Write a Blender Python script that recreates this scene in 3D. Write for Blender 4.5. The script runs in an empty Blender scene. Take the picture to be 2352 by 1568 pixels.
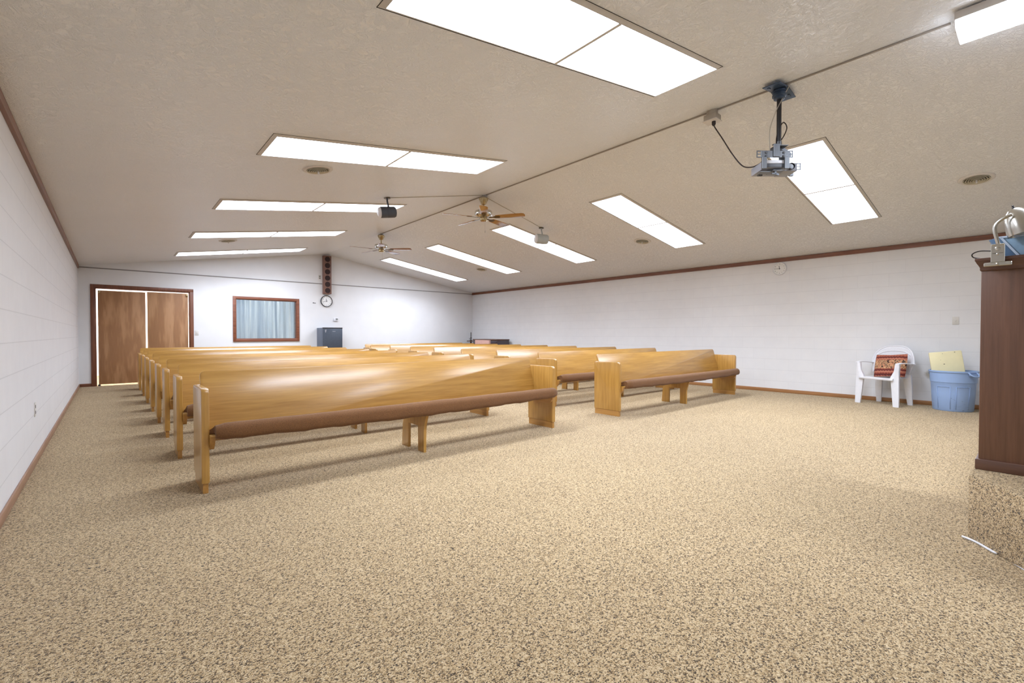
import bpy, bmesh, math, random
from mathutils import Vector, Matrix
from math import sin, cos, pi, radians, hypot, atan2
random.seed(7)
SC = bpy.context.scene
COL = SC.collection

# ------------------------------------------------------------------ dimensions
XL, XR, YB, YF = -0.476, 9.33, 12.783, -2.7      # room walls
RX, RZ, EZ = 4.43, 3.235, 2.468                  # ridge and eave
SL = (RZ - EZ) / (RX - XL)
CAM_H = 1.0706
def ceil_z(x): return RZ - SL * abs(x - RX)
SLOPE_A = math.atan(SL)

# ------------------------------------------------------------------ materials
def s2l(c):
    return tuple(((v/255)/12.92 if v/255 <= .04045 else ((v/255+.055)/1.055)**2.4) for v in c)
class NT:
    def __init__(s, name):
        s.m = bpy.data.materials.new(name); s.m.use_nodes = True
        s.t = s.m.node_tree; s.n = s.t.nodes; s.l = s.t.links
        s.b = s.n['Principled BSDF']
    def add(s, typ, **kw):
        n = s.n.new(typ)
        for k, v in kw.items():
            if hasattr(n, k): setattr(n, k, v)
            else: n.inputs[k].default_value = v
        return n
    def link(s, a, b): s.l.new(a, b)
    def coords(s, scale=(1,1,1), kind='Object', rot=(0,0,0)):
        tc = s.add('ShaderNodeTexCoord'); mp = s.add('ShaderNodeMapping')
        mp.inputs['Scale'].default_value = scale; mp.inputs['Rotation'].default_value = rot
        s.link(tc.outputs[kind], mp.inputs['Vector']); return mp.outputs['Vector']
    def noise(s, vec, scale, detail=4, rough=.55, dist=0):
        n = s.add('ShaderNodeTexNoise'); n.inputs['Scale'].default_value = scale
        n.inputs['Detail'].default_value = detail; n.inputs['Roughness'].default_value = rough
        n.inputs['Distortion'].default_value = dist
        if vec: s.link(vec, n.inputs['Vector'])
        return n.outputs['Fac']
    def ramp(s, fac, stops, interp='LINEAR'):
        r = s.add('ShaderNodeValToRGB'); r.color_ramp.interpolation = interp
        el = r.color_ramp.elements
        while len(el) < len(stops): el.new(.5)
        for e, (p, c) in zip(el, stops):
            e.position = p; e.color = (*c, 1) if len(c) == 3 else c
        s.link(fac, r.inputs['Fac']); return r.outputs['Color']
    def math(s, op, a, b=None, c=None):
        n = s.add('ShaderNodeMath', operation=op)
        for i, v in enumerate((a, b, c)):
            if v is None: continue
            if isinstance(v, (int, float)): n.inputs[i].default_value = v
            else: s.link(v, n.inputs[i])
        return n.outputs[0]
    def mix(s, fac, a, b, mode='MIX'):
        n = s.add('ShaderNodeMix', data_type='RGBA', blend_type=mode)
        for i, v in ((0, fac), (6, a), (7, b)):
            if isinstance(v, (int, float)): n.inputs[i].default_value = v
            elif isinstance(v, tuple): n.inputs[i].default_value = (*v, 1)
            else: s.link(v, n.inputs[i])
        return n.outputs[2]
    def bump(s, h, strength=.3, dist=.01):
        n = s.add('ShaderNodeBump'); n.inputs['Strength'].default_value = strength
        n.inputs['Distance'].default_value = dist
        s.link(h, n.inputs['Height']); s.link(n.outputs['Normal'], s.b.inputs['Normal'])
    def base(s, c):
        if isinstance(c, tuple): s.b.inputs['Base Color'].default_value = (*c, 1)
        else: s.link(c, s.b.inputs['Base Color'])
    def p(s, **kw):
        for k, v in kw.items(): s.b.inputs[k.replace('_', ' ')].default_value = v
def plain(name, rgb, rough=.5, metal=0., var=.06, scale=25, bump=0., coat=0.):
    t = NT(name); c = s2l(rgb)
    f = t.noise(t.coords(), scale, 3)
    t.base(t.ramp(f, [(.3, tuple(v*(1-var) for v in c)), (.7, tuple(min(1, v*(1+var)) for v in c))]))
    t.p(Roughness=rough, Metallic=metal)
    if coat: t.p(Coat_Weight=coat, Coat_Roughness=.15)
    if bump: t.bump(f, bump, .004)
    return t.m
def wood(name, lo, hi, axis, rough=.32, coat=.75, dark=None, stretch=1.0, coatr=.22):
    t = NT(name); s = [22*stretch, 22*stretch, 22*stretch]; s[axis] = 1.3*stretch
    v = t.coords(tuple(s))
    f1 = t.noise(v, 1.5, 6, .62, .35)
    s2 = [90*stretch]*3; s2[axis] = 2.2*stretch
    f2 = t.noise(t.coords(tuple(s2)), 1.5, 4, .6, .2)
    c = t.ramp(f1, [(.28, s2l(lo)), (.5, tuple((a+b)/2 for a, b in zip(s2l(lo), s2l(hi)))), (.72, s2l(hi))])
    g = t.ramp(f2, [(.3, (.80,.76,.70)), (.55, (1,1,1))])
    t.base(t.mix(.75, c, g, 'MULTIPLY'))
    t.p(Roughness=rough, Coat_Weight=coat, Coat_Roughness=coatr)
    t.bump(f2, .06, .002)
    return t.m
def emit(name, rgb, strength):
    t = NT(name); t.base(rgb)
    t.b.inputs['Emission Color'].default_value = (*rgb, 1); t.p(Emission_Strength=strength, Roughness=.5)
    return t.m

MAT = {}
def carpet(name):
    t = NT(name); v = t.coords()
    wob = t.add('ShaderNodeTexNoise'); wob.inputs['Scale'].default_value = 60; t.link(v, wob.inputs['Vector'])
    vm = t.add('ShaderNodeVectorMath', operation='MULTIPLY_ADD'); t.link(wob.outputs['Color'], vm.inputs[0])
    vm.inputs[1].default_value = (.010,)*3; t.link(v, vm.inputs[2])
    vo = t.add('ShaderNodeTexVoronoi'); vo.inputs['Scale'].default_value = 240; t.link(vm.outputs[0], vo.inputs['Vector'])
    sep = t.add('ShaderNodeSeparateColor'); t.link(vo.outputs['Color'], sep.inputs[0])
    clump = t.noise(v, 66, 4, .65)
    fac = t.math('ADD', t.math('MULTIPLY', sep.outputs[0], .46), t.math('MULTIPLY', clump, .64))
    c = t.ramp(fac, [(.26, s2l((56,49,42))), (.40, s2l((98,79,54))), (.47, s2l((166,138,96))), (.62, s2l((200,174,132))), (.84, s2l((220,199,163)))])
    big = t.noise(v, 1.1, 3)
    c2 = t.mix(1.0, c, t.ramp(big, [(.3, (.93,.92,.91)), (.7, (1,1,1))]), 'MULTIPLY')
    t.base(c2); t.p(Roughness=.95, Sheen_Weight=.15)
    t.p(Specular_IOR_Level=.2)
    h = t.math('SUBTRACT', 1.0, t.math('MULTIPLY', vo.outputs['Distance'], 1.0))
    t.bump(t.math('ADD', h, t.math('MULTIPLY', clump, .6)), .75, .006)
    return t.m
MAT['carpet'] = carpet('carpet_berber')
def block_wall(name, stain=None, joint=.15):
    t = NT(name)
    tc = t.add('ShaderNodeTexCoord'); sp = t.add('ShaderNodeSeparateXYZ'); t.link(tc.outputs['Object'], sp.inputs[0])
    cb = t.add('ShaderNodeCombineXYZ'); t.link(sp.outputs[1], cb.inputs[0]); t.link(t.math('ADD', sp.outputs[2], 2.032), cb.inputs[1])
    br = t.add('ShaderNodeTexBrick'); t.link(cb.outputs[0], br.inputs['Vector'])
    br.inputs['Scale'].default_value = 1; br.inputs['Brick Width'].default_value = .4064; br.inputs['Row Height'].default_value = .2032
    br.inputs['Mortar Size'].default_value = .0035; br.inputs['Mortar Smooth'].default_value = .5
    br.inputs['Color1'].default_value = (.775,.775,.78,1); br.inputs['Color2'].default_value = (.785,.785,.79,1); br.inputs['Mortar'].default_value = (.74,.74,.745,1)
    zz = t.math('FRACT', t.math('DIVIDE', t.math('ADD', sp.outputs[2], 2.032+.1016), .2032))
    d = t.math('ABSOLUTE', t.math('SUBTRACT', zz, .5))
    line = t.math('LESS_THAN', d, .016)
    f = t.noise(tc.outputs['Object'], 5, 3)
    col = t.mix(t.math('MULTIPLY', line, joint), br.outputs['Color'], (.45,.45,.45))
    col = t.mix(.5, col, t.ramp(f, [(.3, (.93,.93,.94)), (.7, (1,1,1))]), 'MULTIPLY')
    if stain:
        vd = t.add('ShaderNodeVectorMath', operation='DISTANCE'); t.link(tc.outputs['Object'], vd.inputs[0]); vd.inputs[1].default_value = stain
        n = t.noise(tc.outputs['Object'], 14, 3)
        k = t.math('ADD', vd.outputs['Value'], t.math('MULTIPLY', n, .06))
        m = t.ramp(k, [(.055, (.75,.75,.75)), (.10, (0,0,0))])
        col = t.mix(m, col, (.33,.28,.20))
    t.base(col); t.p(Roughness=.55)
    fine = t.noise(tc.outputs['Object'], 120, 4)
    groove = t.math('ADD', t.math('MULTIPLY', br.outputs['Fac'], -1.0), t.math('MULTIPLY', fine, .35))
    t.bump(groove, .14, .004)
    return t.m
MAT['block_l'] = block_wall('painted_block_left', None, .30)
MAT['block_r'] = block_wall('painted_block_right', (9.33, 1.14, .46))
def drywall():
    t = NT('painted_drywall'); v = t.coords(); f = t.noise(v, 90, 4)
    t.base(t.ramp(t.noise(v, 2.5, 2), [(.3, (.75,.75,.755)), (.7, (.78,.78,.785))])); t.p(Roughness=.55); t.bump(f, .12, .003); return t.m
MAT['drywall'] = drywall()
def ceiling_mat():
    t = NT('textured_ceiling'); v = t.coords((1,1,1))
    w = t.add('ShaderNodeTexNoise'); w.inputs['Scale'].default_value = 7; w.inputs['Detail'].default_value = 3; t.link(v, w.inputs['Vector'])
    vm = t.add('ShaderNodeVectorMath', operation='MULTIPLY_ADD'); t.link(w.outputs['Color'], vm.inputs[0]); vm.inputs[1].default_value = (.16,)*3; t.link(v, vm.inputs[2])
    f = t.noise(vm.outputs[0], 26, 5, .6, .6)
    rid = t.math('ABSOLUTE', t.math('SUBTRACT', f, .5))
    h = t.ramp(rid, [(0, (1,1,1)), (.07, (.25,.25,.25)), (.25, (0,0,0))])
    fine = t.noise(v, 70, 4)
    t.base(t.ramp(t.noise(v, 1.2, 2), [(.3, (.88,.895,.915)), (.7, (.90,.915,.935))]))
    t.p(Roughness=.30); t.p(Specular_IOR_Level=.6)
    t.bump(t.math('ADD', h, t.math('MULTIPLY', fine, .2)), .55, .012); return t.m
MAT['ceiling'] = ceiling_mat()
OAK_LO, OAK_HI = (164,119,52), (194,149,74)
MAT['oak_x'] = wood('oak_long_grain', OAK_LO, OAK_HI, 0)
MAT['oak_z'] = wood('oak_upright_grain', OAK_LO, OAK_HI, 2)
MAT['oak_y'] = wood('oak_cross_grain', (162,114,54), (190,142,74), 1)
MAT['trim'] = wood('brown_stained_trim', (104,62,42), (138,88,62), 1, .45, .2)
MAT['trim_x'] = wood('brown_stained_trim_cross', (96,54,36), (134,82,54), 0, .45, .2)
MAT['trim_z'] = wood('brown_stained_trim_upright', (96,54,36), (134,82,54), 2, .45, .2)
MAT['base'] = wood('orange_brown_baseboard', (146,100,58), (176,126,78), 1, .5, .15)
MAT['base_l'] = wood('faded_brown_baseboard', (142,106,84), (168,132,106), 1, .5, .15)
MAT['window_wood'] = wood('reddish_window_frame', (104,56,38), (150,92,66), 0, .45, .25)
def door_ply():
    t = NT('door_plywood'); v = t.coords((3.2, 3.2, .55))
    w = t.add('ShaderNodeTexWave', wave_type='RINGS'); t.link(v, w.inputs['Vector'])
    w.inputs['Scale'].default_value = 2.2; w.inputs['Distortion'].default_value = 7; w.inputs['Detail'].default_value = 3; w.inputs['Detail Scale'].default_value = .9
    f2 = t.noise(t.coords((120,120,3)), 1.2, 4)
    c = t.ramp(w.outputs['Fac'], [(.1, s2l((162,118,80))), (.5, s2l((174,130,90))), (.9, s2l((186,142,102)))])
    t.base(t.mix(.6, c, t.ramp(f2, [(.3,(.78,.75,.70)), (.6,(1,1,1))]), 'MULTIPLY')); t.p(Roughness=.6); return t.m
MAT['door'] = door_ply()
def fabric(name, lo, hi, scale=260, bump=.5):
    t = NT(name); v = t.coords(); f = t.noise(v, scale, 3, .7); g = t.noise(v, 9, 3)
    c = t.ramp(f, [(.32, s2l(lo)), (.66, s2l(hi))])
    t.base(t.mix(.35, c, t.ramp(g, [(.3,(.75,.72,.7)), (.7,(1,1,1))]), 'MULTIPLY')); t.p(Roughness=.95, Sheen_Weight=.1); t.bump(f, bump, .003); return t.m
MAT['cushion'] = fabric('brown_upholstery', (88,56,28), (132,91,52))
def pillow_mat():
    t = NT('rust_woven_pattern'); tc = t.add('ShaderNodeTexCoord'); sp = t.add('ShaderNodeSeparateXYZ'); t.link(tc.outputs['Object'], sp.inputs[0])
    x, z = sp.outputs[0], sp.outputs[2]
    zig = t.math('ADD', t.math('ABSOLUTE', t.math('SUBTRACT', t.math('FRACT', t.math('MULTIPLY', x, 26)), .5)), t.noise(t.coords(), 30, 2))
    b = t.math('FRACT', t.math('ADD', t.math('MULTIPLY', z, 15), t.math('MULTIPLY', zig, .28)))
    stripes = t.ramp(b, [(0, s2l((110,44,34))), (.22, s2l((150,80,62))), (.5, s2l((182,118,92))), (.74, s2l((134,64,52))), (.9, s2l((66,34,32)))], 'CONSTANT')
    n = t.noise(t.coords((1,1,1)), 42, 3, .5, 1.8)
    mot = t.ramp(n, [(0, s2l((60,38,34))), (.45, s2l((70,44,38))), (.47, s2l((208,168,124))), (.56, s2l((176,96,70))), (.66, s2l((214,172,130)))], 'CONSTANT')
    m = t.math('LESS_THAN', t.math('ABSOLUTE', t.math('SUBTRACT', z, .01)), .068)
    t.base(t.mix(m, stripes, mot)); t.p(Roughness=.95); t.bump(n, .3, .004); return t.m
MAT['pillow'] = pillow_mat()
MAT['white_plastic'] = plain('white_plastic', (226,226,230), .4, var=.02)
MAT['white_metal'] = plain('white_enamel', (214,210,206), .45, var=.02)
MAT['light_frame'] = plain('light_frame_enamel', (206,200,194), .5, var=.02)
def bin_mat():
    t = NT('scuffed_blue_plastic'); v = t.coords((1,1,1)); f = t.noise(t.coords((1,1,4)), 9, 4, .6, 1.5)
    tc = t.add('ShaderNodeTexCoord'); sp = t.add('ShaderNodeSeparateXYZ'); t.link(tc.outputs['Object'], sp.inputs[0])
    low = t.math('LESS_THAN', sp.outputs[2], .20)
    k = t.math('MULTIPLY', low, t.math('GREATER_THAN', f, .66))
    t.base(t.mix(t.math('MULTIPLY', k, .6), s2l((150,176,216)), s2l((84,96,116)))); t.p(Roughness=.5); return t.m
MAT['bin'] = bin_mat()
MAT['cream'] = plain('cream_foam_board', (232,222,178), .7, var=.04, scale=8)
MAT['dark_wood'] = wood('dark_walnut', (96,66,50), (118,82,62), 2, .45, .2)
MAT['dark_wood_x'] = wood('dark_walnut_cross', (86,58,46), (106,74,58), 1, .45, .2)
MAT['console'] = plain('dark_console_wood', (66,52,58), .35, var=.1, coat=.3)
MAT['pink_box'] = plain('pinkish_tan_board', (190,150,138), .7, var=.05)
MAT['brass'] = plain('antique_brass', (176,156,118), .22, 1.0, .05)
MAT['nickel'] = plain('brushed_nickel', (206,204,196), .25, 1.0, .04)
MAT['brass_dark'] = plain('dark_brass', (92,78,54), .3, 1.0, .05)
MAT['blade_a'] = wood('fan_blade_oak', (150,104,44), (178,130,64), 0, .25, .9, coatr=.12)
MAT['blade_b'] = wood('fan_blade_cherry', (132,92,82), (160,120,108), 0, .25, .9, coatr=.12)
MAT['black'] = plain('black_plastic', (34,32,34), .4, var=.1)
MAT['rubber'] = plain('black_cable_rubber', (44,36,34), .5, var=.1)
MAT['grey_metal'] = plain('grey_steel', (102,105,109), .4, .4, .05)
MAT['grey_plastic'] = plain('grey_projector_plastic', (146,148,156), .45, 0, .03)
MAT['mid_grey'] = plain('mid_grey_plastic', (96,98,104), .5, 0, .05)
MAT['dark_grey'] = plain('dark_grey_speaker', (70,74,84), .45, 0, .05)
MAT['pale_grey'] = plain('pale_grey_speaker', (176,180,178), .45, 0, .04)
MAT['mount_blue'] = plain('blue_grey_steel', (74,92,116), .35, .5, .06)
MAT['wire'] = plain('ivory_wire', (176,168,156), .5, var=.03)
MAT['raceway'] = plain('painted_raceway', (158,150,142), .5, var=.03)
MAT['ivory'] = plain('ivory_plate', (212,209,203), .45, var=.03)
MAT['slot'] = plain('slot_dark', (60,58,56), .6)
MAT['vent_tan'] = plain('light_tan_vent_metal', (190,184,164), .5, var=.1)  # light tan metal of the vent rings
MAT['hole'] = plain('duct_black', (34,32,28), .8)
MAT['clock_face'] = plain('clock_face_white', (234,234,232), .5, var=.01)
MAT['clock_rim'] = plain('clock_rim_black', (38,40,44), .35)
MAT['clock_ink'] = plain('clock_ink', (60,60,64), .6)
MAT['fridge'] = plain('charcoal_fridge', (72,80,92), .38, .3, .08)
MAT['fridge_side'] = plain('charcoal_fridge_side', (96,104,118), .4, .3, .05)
MAT['speaker_wood'] = wood('speaker_cabinet_brown', (112,80,68), (140,106,94), 2, .5, .1)
MAT['speaker_cloth'] = fabric('speaker_dark_cloth', (40,28,28), (62,44,42), 300, .3)
MAT['blue'] = plain('light_blue_board', (150,182,208), .55, var=.06, scale=60)
MAT['blue_dark'] = plain('slate_blue_edge', (92,122,156), .5, var=.05)
MAT['blue_pale'] = plain('pale_blue_rim', (196,212,232), .5, var=.02)
MAT['candle'] = plain('dark_candle', (44,34,34), .5)
MAT['thermo'] = plain('grey_screen', (132,134,132), .3)
MAT['shadow_trim'] = plain('ledge_shadow_grey', (140,136,134), .6, var=.03)  # ledge trim; its grey holds the shadow line where the gable steps
MAT['lamp_on'] = emit('fluorescent_diffuser', (.878, .962, 1.115), 6.0)
MAT['lamp_wrap'] = emit('wraparound_diffuser', (.878, .962, 1.115), 7.0)
MAT['lens_glass'] = plain('projector_lens', (30,32,48), .08, 0, .02, coat=1)
def glass_mat():
    t = NT('window_glass'); t.n.remove(t.b)
    tr = t.add('ShaderNodeBsdfTransparent'); tr.inputs[0].default_value = (.95,.97,.98,1)
    gl = t.add('ShaderNodeBsdfGlossy'); gl.inputs['Roughness'].default_value = .03
    mx = t.add('ShaderNodeMixShader'); fr = t.add('ShaderNodeFresnel'); fr.inputs[0].default_value = 1.5
    t.link(fr.outputs[0], mx.inputs[0]); t.link(tr.outputs[0], mx.inputs[1]); t.link(gl.outputs[0], mx.inputs[2])
    t.link(mx.outputs[0], t.n['Material Output'].inputs['Surface']); return t.m
MAT['glass'] = glass_mat()
def curtain_mat():
    t = NT('sheer_curtain'); v = t.coords((1,.2,.03))
    f = t.noise(v, 13, 4, .6)
    c = t.ramp(f, [(.34, s2l((178,192,206))), (.5, s2l((206,216,224))), (.58, s2l((226,234,238))), (.64, s2l((246,250,252)))])  # palest stripes paint in light coming through from behind
    t.base(c); t.p(Roughness=.9)
    tl = t.add('ShaderNodeBsdfTranslucent'); t.link(c, tl.inputs[0])
    mx = t.add('ShaderNodeMixShader'); mx.inputs[0].default_value = .45
    t.link(t.b.outputs[0], mx.inputs[1]); t.link(tl.outputs[0], mx.inputs[2]); t.link(mx.outputs[0], t.n['Material Output'].inputs['Surface']); return t.m
MAT['curtain'] = curtain_mat()

# ------------------------------------------------------------------ mesh helpers
class MB:
    def __init__(s): s.bm = bmesh.new()
    def _x(s, verts, M):
        if M is not None: bmesh.ops.transform(s.bm, matrix=M, verts=verts)
    def box(s, x0, x1, y0, y1, z0, z1, bev=0, M=None, seg=2):
        r = bmesh.ops.create_cube(s.bm, size=1); vs = r['verts']
        for v in vs:
            v.co = Vector(((x0+x1)/2+v.co.x*(x1-x0), (y0+y1)/2+v.co.y*(y1-y0), (z0+z1)/2+v.co.z*(z1-z0)))
        if bev:
            ed = list({e for v in vs for e in v.link_edges})
            rr = bmesh.ops.bevel(s.bm, geom=ed, offset=bev, segments=seg, affect='EDGES', profile=.5)
            vs = list({v for f in rr['faces'] for v in f.verts} | {v for v in vs if v.is_valid})
        s._x(vs, M); return s
    def prism(s, pts, axis, a, b, bev=0, M=None):
        """polygon pts in the two other axes (ordered), extruded along axis from a to b"""
        def mk(p, t):
            if axis == 0: return Vector((t, p[0], p[1]))
            if axis == 1: return Vector((p[0], t, p[1]))
            return Vector((p[0], p[1], t))
        A = [s.bm.verts.new(mk(p, a)) for p in pts]; B = [s.bm.verts.new(mk(p, b)) for p in pts]
        n = len(pts); fs = [s.bm.faces.new(A), s.bm.faces.new(B[::-1])]
        for i in range(n): fs.append(s.bm.faces.new((A[i], B[i], B[(i+1) % n], A[(i+1) % n])))
        vs = A+B
        if bev:
            ed = list({e for f in fs[:2] for e in f.edges})
            rr = bmesh.ops.bevel(s.bm, geom=ed, offset=bev, segments=2, affect='EDGES', profile=.5)
            vs = list({v for f in rr['faces'] for v in f.verts} | {v for v in vs if v.is_valid})
        s._x(vs, M); return s
    def lathe(s, prof, c=(0,0,0), seg=28, M=None, cap=True):
        rings = []
        for r, z in prof:
            rings.append([s.bm.verts.new((c[0]+r*cos(2*pi*k/seg), c[1]+r*sin(2*pi*k/seg), c[2]+z)) for k in range(seg)])
        for A, B in zip(rings, rings[1:]):
            for k in range(seg): s.bm.faces.new((A[k], A[(k+1) % seg], B[(k+1) % seg], B[k]))
        if cap:
            s.bm.faces.new(rings[0][::-1]); s.bm.faces.new(rings[-1])
        s._x([v for R in rings for v in R], M); return s
    def tube(s, pts, r, seg=8, M=None):
        pts = [Vector(p) for p in pts]; rings = []
        a = None
        for i, p in enumerate(pts):
            d = (pts[min(i+1, len(pts)-1)] - pts[max(i-1, 0)]).normalized()
            if a is None:
                a = d.cross(Vector((0,0,1)))
                if a.length < 1e-2: a = d.cross(Vector((1,0,0)))
            else: a = a - d*a.dot(d)
            a.normalize(); b = a.cross(d).normalized()
            rr = r[i] if isinstance(r, (list, tuple)) else r
            rings.append([s.bm.verts.new(p + a*rr*cos(2*pi*k/seg) + b*rr*sin(2*pi*k/seg)) for k in range(seg)])
        for A, B in zip(rings, rings[1:]):
            for k in range(seg): s.bm.faces.new((A[k], A[(k+1) % seg], B[(k+1) % seg], B[k]))
        s.bm.faces.new(rings[0][::-1]); s.bm.faces.new(rings[-1])
        s._x([v for R in rings for v in R], M); return s
    def loft(s, sections, M=None, closed=True):
        R = [[s.bm.verts.new(p) for p in sec] for sec in sections]; n = len(R[0])
        for A, B in zip(R, R[1:]):
            for k in range(n if closed else n-1): s.bm.faces.new((A[k], A[(k+1) % n], B[(k+1) % n], B[k]))
        if closed:
            s.bm.faces.new(R[0][::-1]); s.bm.faces.new(R[-1])
        s._x([v for r in R for v in r], M); return s
    def build(s, name, mat, parent=None, smooth=True, angle=35):
        bmesh.ops.recalc_face_normals(s.bm, faces=s.bm.faces)
        me = bpy.data.meshes.new(name); s.bm.to_mesh(me); s.bm.free()
        me.materials.append(MAT[mat] if isinstance(mat, str) else mat)
        if smooth:
            me.shade_smooth(); me.set_sharp_from_angle(angle=radians(angle))
        o = bpy.data.objects.new(name, me); COL.objects.link(o)
        if parent: o.parent = parent
        return o
def tag(o, label, cat, group=None):
    o['label'] = label; o['category'] = cat
    if group: o['group'] = group
    return o
def thing(name, label, cat, loc=(0,0,0), rz=0, group=None):
    o = bpy.data.objects.new(name, None); COL.objects.link(o); o.empty_display_size = .1
    o.location = loc; o.rotation_euler = (0, 0, rz); return tag(o, label, cat, group)
def struct(o, label=None):
    o['kind'] = 'structure'
    if label: o['label'] = label
    return o
def dup(root, loc=None, rz=None, label=None):
    r = root.copy(); COL.objects.link(r)
    def kids(src, dst):
        for ch in list(src.children):
            if ch == dst: continue
            c = ch.copy(); COL.objects.link(c); c.parent = dst; kids(ch, c)
    kids(root, r)
    if loc is not None: r.location = loc
    if rz is not None: r.rotation_euler = (0, 0, rz)
    if label: r['label'] = label
    return r
def arc(cx, cy, r, a0, a1, n=6):
    return [(cx+r*cos(radians(a0+(a1-a0)*i/n)), cy+r*sin(radians(a0+(a1-a0)*i/n))) for i in range(n+1)]
def text_mesh(bm_target, txt, size, M):
    cu = bpy.data.curves.new('t', 'FONT'); cu.body = txt; cu.size = size; cu.align_x = 'CENTER'; cu.align_y = 'CENTER'; cu.extrude = .0006
    o = bpy.data.objects.new('t', cu); COL.objects.link(o)
    dg = bpy.context.evaluated_depsgraph_get(); me = bpy.data.meshes.new_from_object(o.evaluated_get(dg))
    n0 = len(bm_target.verts); bm_target.from_mesh(me); bm_target.verts.ensure_lookup_table()
    bmesh.ops.transform(bm_target, matrix=M, verts=bm_target.verts[n0:])
    bpy.data.objects.remove(o); bpy.data.meshes.remove(me); bpy.data.curves.remove(cu)
def smooth_path(pts, n=8):
    P = [Vector(p) for p in pts]; out = []
    for i in range(len(P)-1):
        p0, p1, p2, p3 = P[max(i-1,0)], P[i], P[i+1], P[min(i+2, len(P)-1)]
        for k in range(n):
            t = k/n
            out.append(.5*((2*p1)+(-p0+p2)*t+(2*p0-5*p1+4*p2-p3)*t*t+(-p0+3*p1-3*p2+p3)*t**3))
    out.append(P[-1]); return out

# ------------------------------------------------------------------ room shell
HY = YB + .14                     # outer face of back wall
struct(MB().box(XL-.2, XR+.2, YF-.2, YB+4.2, -.12, 0).build('floor', 'carpet', smooth=False))
struct(MB().box(XL-.2, XL, YF-.2, YB+.14, 0, EZ+.05).build('wall_left', 'block_l', smooth=False))
struct(MB().box(XR, XR+.2, YF-.2, YB+.14, 0, EZ+.05).build('wall_right', 'block_r', smooth=False))
struct(MB().prism([(XL,0),(XR,0),(XR,ceil_z(XR)+.02),(RX,RZ+.02),(XL,ceil_z(XL)+.02)], 1, YF-.2, YF).build('wall_front', 'drywall', smooth=False))
cw = MB()
cw.prism([(XL-.2, ceil_z(XL-.2)), (RX, RZ), (RX, RZ+.1), (XL-.2, ceil_z(XL-.2)+.1)], 1, YF-.2, YB+.14)
cw.prism([(RX, RZ), (XR+.2, ceil_z(XR+.2)), (XR+.2, ceil_z(XR+.2)+.1), (RX, RZ+.1)], 1, YF-.2, YB+.14)
struct(cw.build('ceiling', 'ceiling', smooth=False))
# back wall with door and window openings
DX0, DX1, DZ = -.225, 1.39, 2.03
WX0, WX1, WZ0, WZ1 = 2.297, 3.683, .952, 1.928
bw = MB()
def bpan(pts): bw.prism(pts, 1, YB, HY)
bpan([(XL,0),(DX0,0),(DX0,2.43),(XL,2.43)]); bpan([(DX0,DZ),(DX1,DZ),(DX1,2.43),(DX0,2.43)])
bpan([(DX1,0),(WX0,0),(WX0,2.43),(DX1,2.43)]); bpan([(WX0,0),(WX1,0),(WX1,WZ0),(WX0,WZ0)])
bpan([(WX0,WZ1),(WX1,WZ1),(WX1,2.43),(WX0,2.43)]); bpan([(WX1,0),(XR,0),(XR,2.43),(WX1,2.43)])
bpan([(XL,2.43),(XR,2.43),(XR,ceil_z(XR)+.02),(RX,RZ+.02),(XL,ceil_z(XL)+.02)])
struct(bw.build('wall_back', 'drywall', smooth=False))
struct(MB().box(XL, XR, YB-.012, YB, 2.418, 2.438, .003).build('trim_1', 'shadow_trim'), 'thin ledge line in shadow grey across the back wall')
struct(MB().prism([(XL,2.398),(XL+.024,2.398),(XL+.024,ceil_z(XL)-.002),(XL,ceil_z(XL)-.002)], 1, YF, YB-.013).build('trim_2', 'trim'), 'brown crown board along left eave')
struct(MB().prism([(XR,2.398),(XR-.024,2.398),(XR-.024,ceil_z(XR)-.002),(XR,ceil_z(XR)-.002)], 1, YF, YB-.013).build('trim_3', 'trim'), 'brown crown board along right eave')
struct(MB().box(XL, XL+.014, YF, YB, 0, .064, .004).build('baseboard_left', 'base_l'))
struct(MB().box(XR-.014, XR, YF, YB, 0, .064, .004).build('baseboard_right', 'base'))
bb = MB().box(XL+.014, DX0-.066, YB-.014, YB, 0, .064, .004).box(DX1+.066, XR-.014, YB-.014, YB, 0, .064, .004)
struct(bb.build('baseboard_back', 'trim_x'))
# rooms beyond the back wall: a lit hallway behind the doors, a dim booth behind the window
hw = MB().box(XL-.2, XL, HY, YB+3.2, 0, 2.5).box(1.75, 1.83, HY, YB+3.2, 0, 2.5).box(XL-.2, XR+.2, YB+3.2, YB+3.4, 0, 2.5)
hw.box(5.0, 5.1, HY, YB+3.2, 0, 2.5)
struct(hw.build('wall_hallway', 'drywall', smooth=False))
struct(MB().box(XL-.2, XR+.2, HY, YB+3.4, 2.45, 2.5).build('ceiling_hallway', 'drywall', smooth=False))
hl = tag(MB().box(.1, 1.1, 13.5, 14.6, 2.40, 2.449).build('hallway_light', emit('hallway_lamp', (1,.98,.95), 40), smooth=False), 'ceiling lamp in the bright hallway behind the double doors', 'ceiling light')
bl = tag(MB().box(2.6, 3.3, 14.2, 14.5, 2.41, 2.449).build('curtain_backlight', emit('curtain_backlight_glow', (.86,.93,1), 60), smooth=False), 'added light panel in the unseen booth, backlighting the window curtain', 'ceiling light')  # added glowing panel, out of view, brightens the curtain from behind

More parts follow.
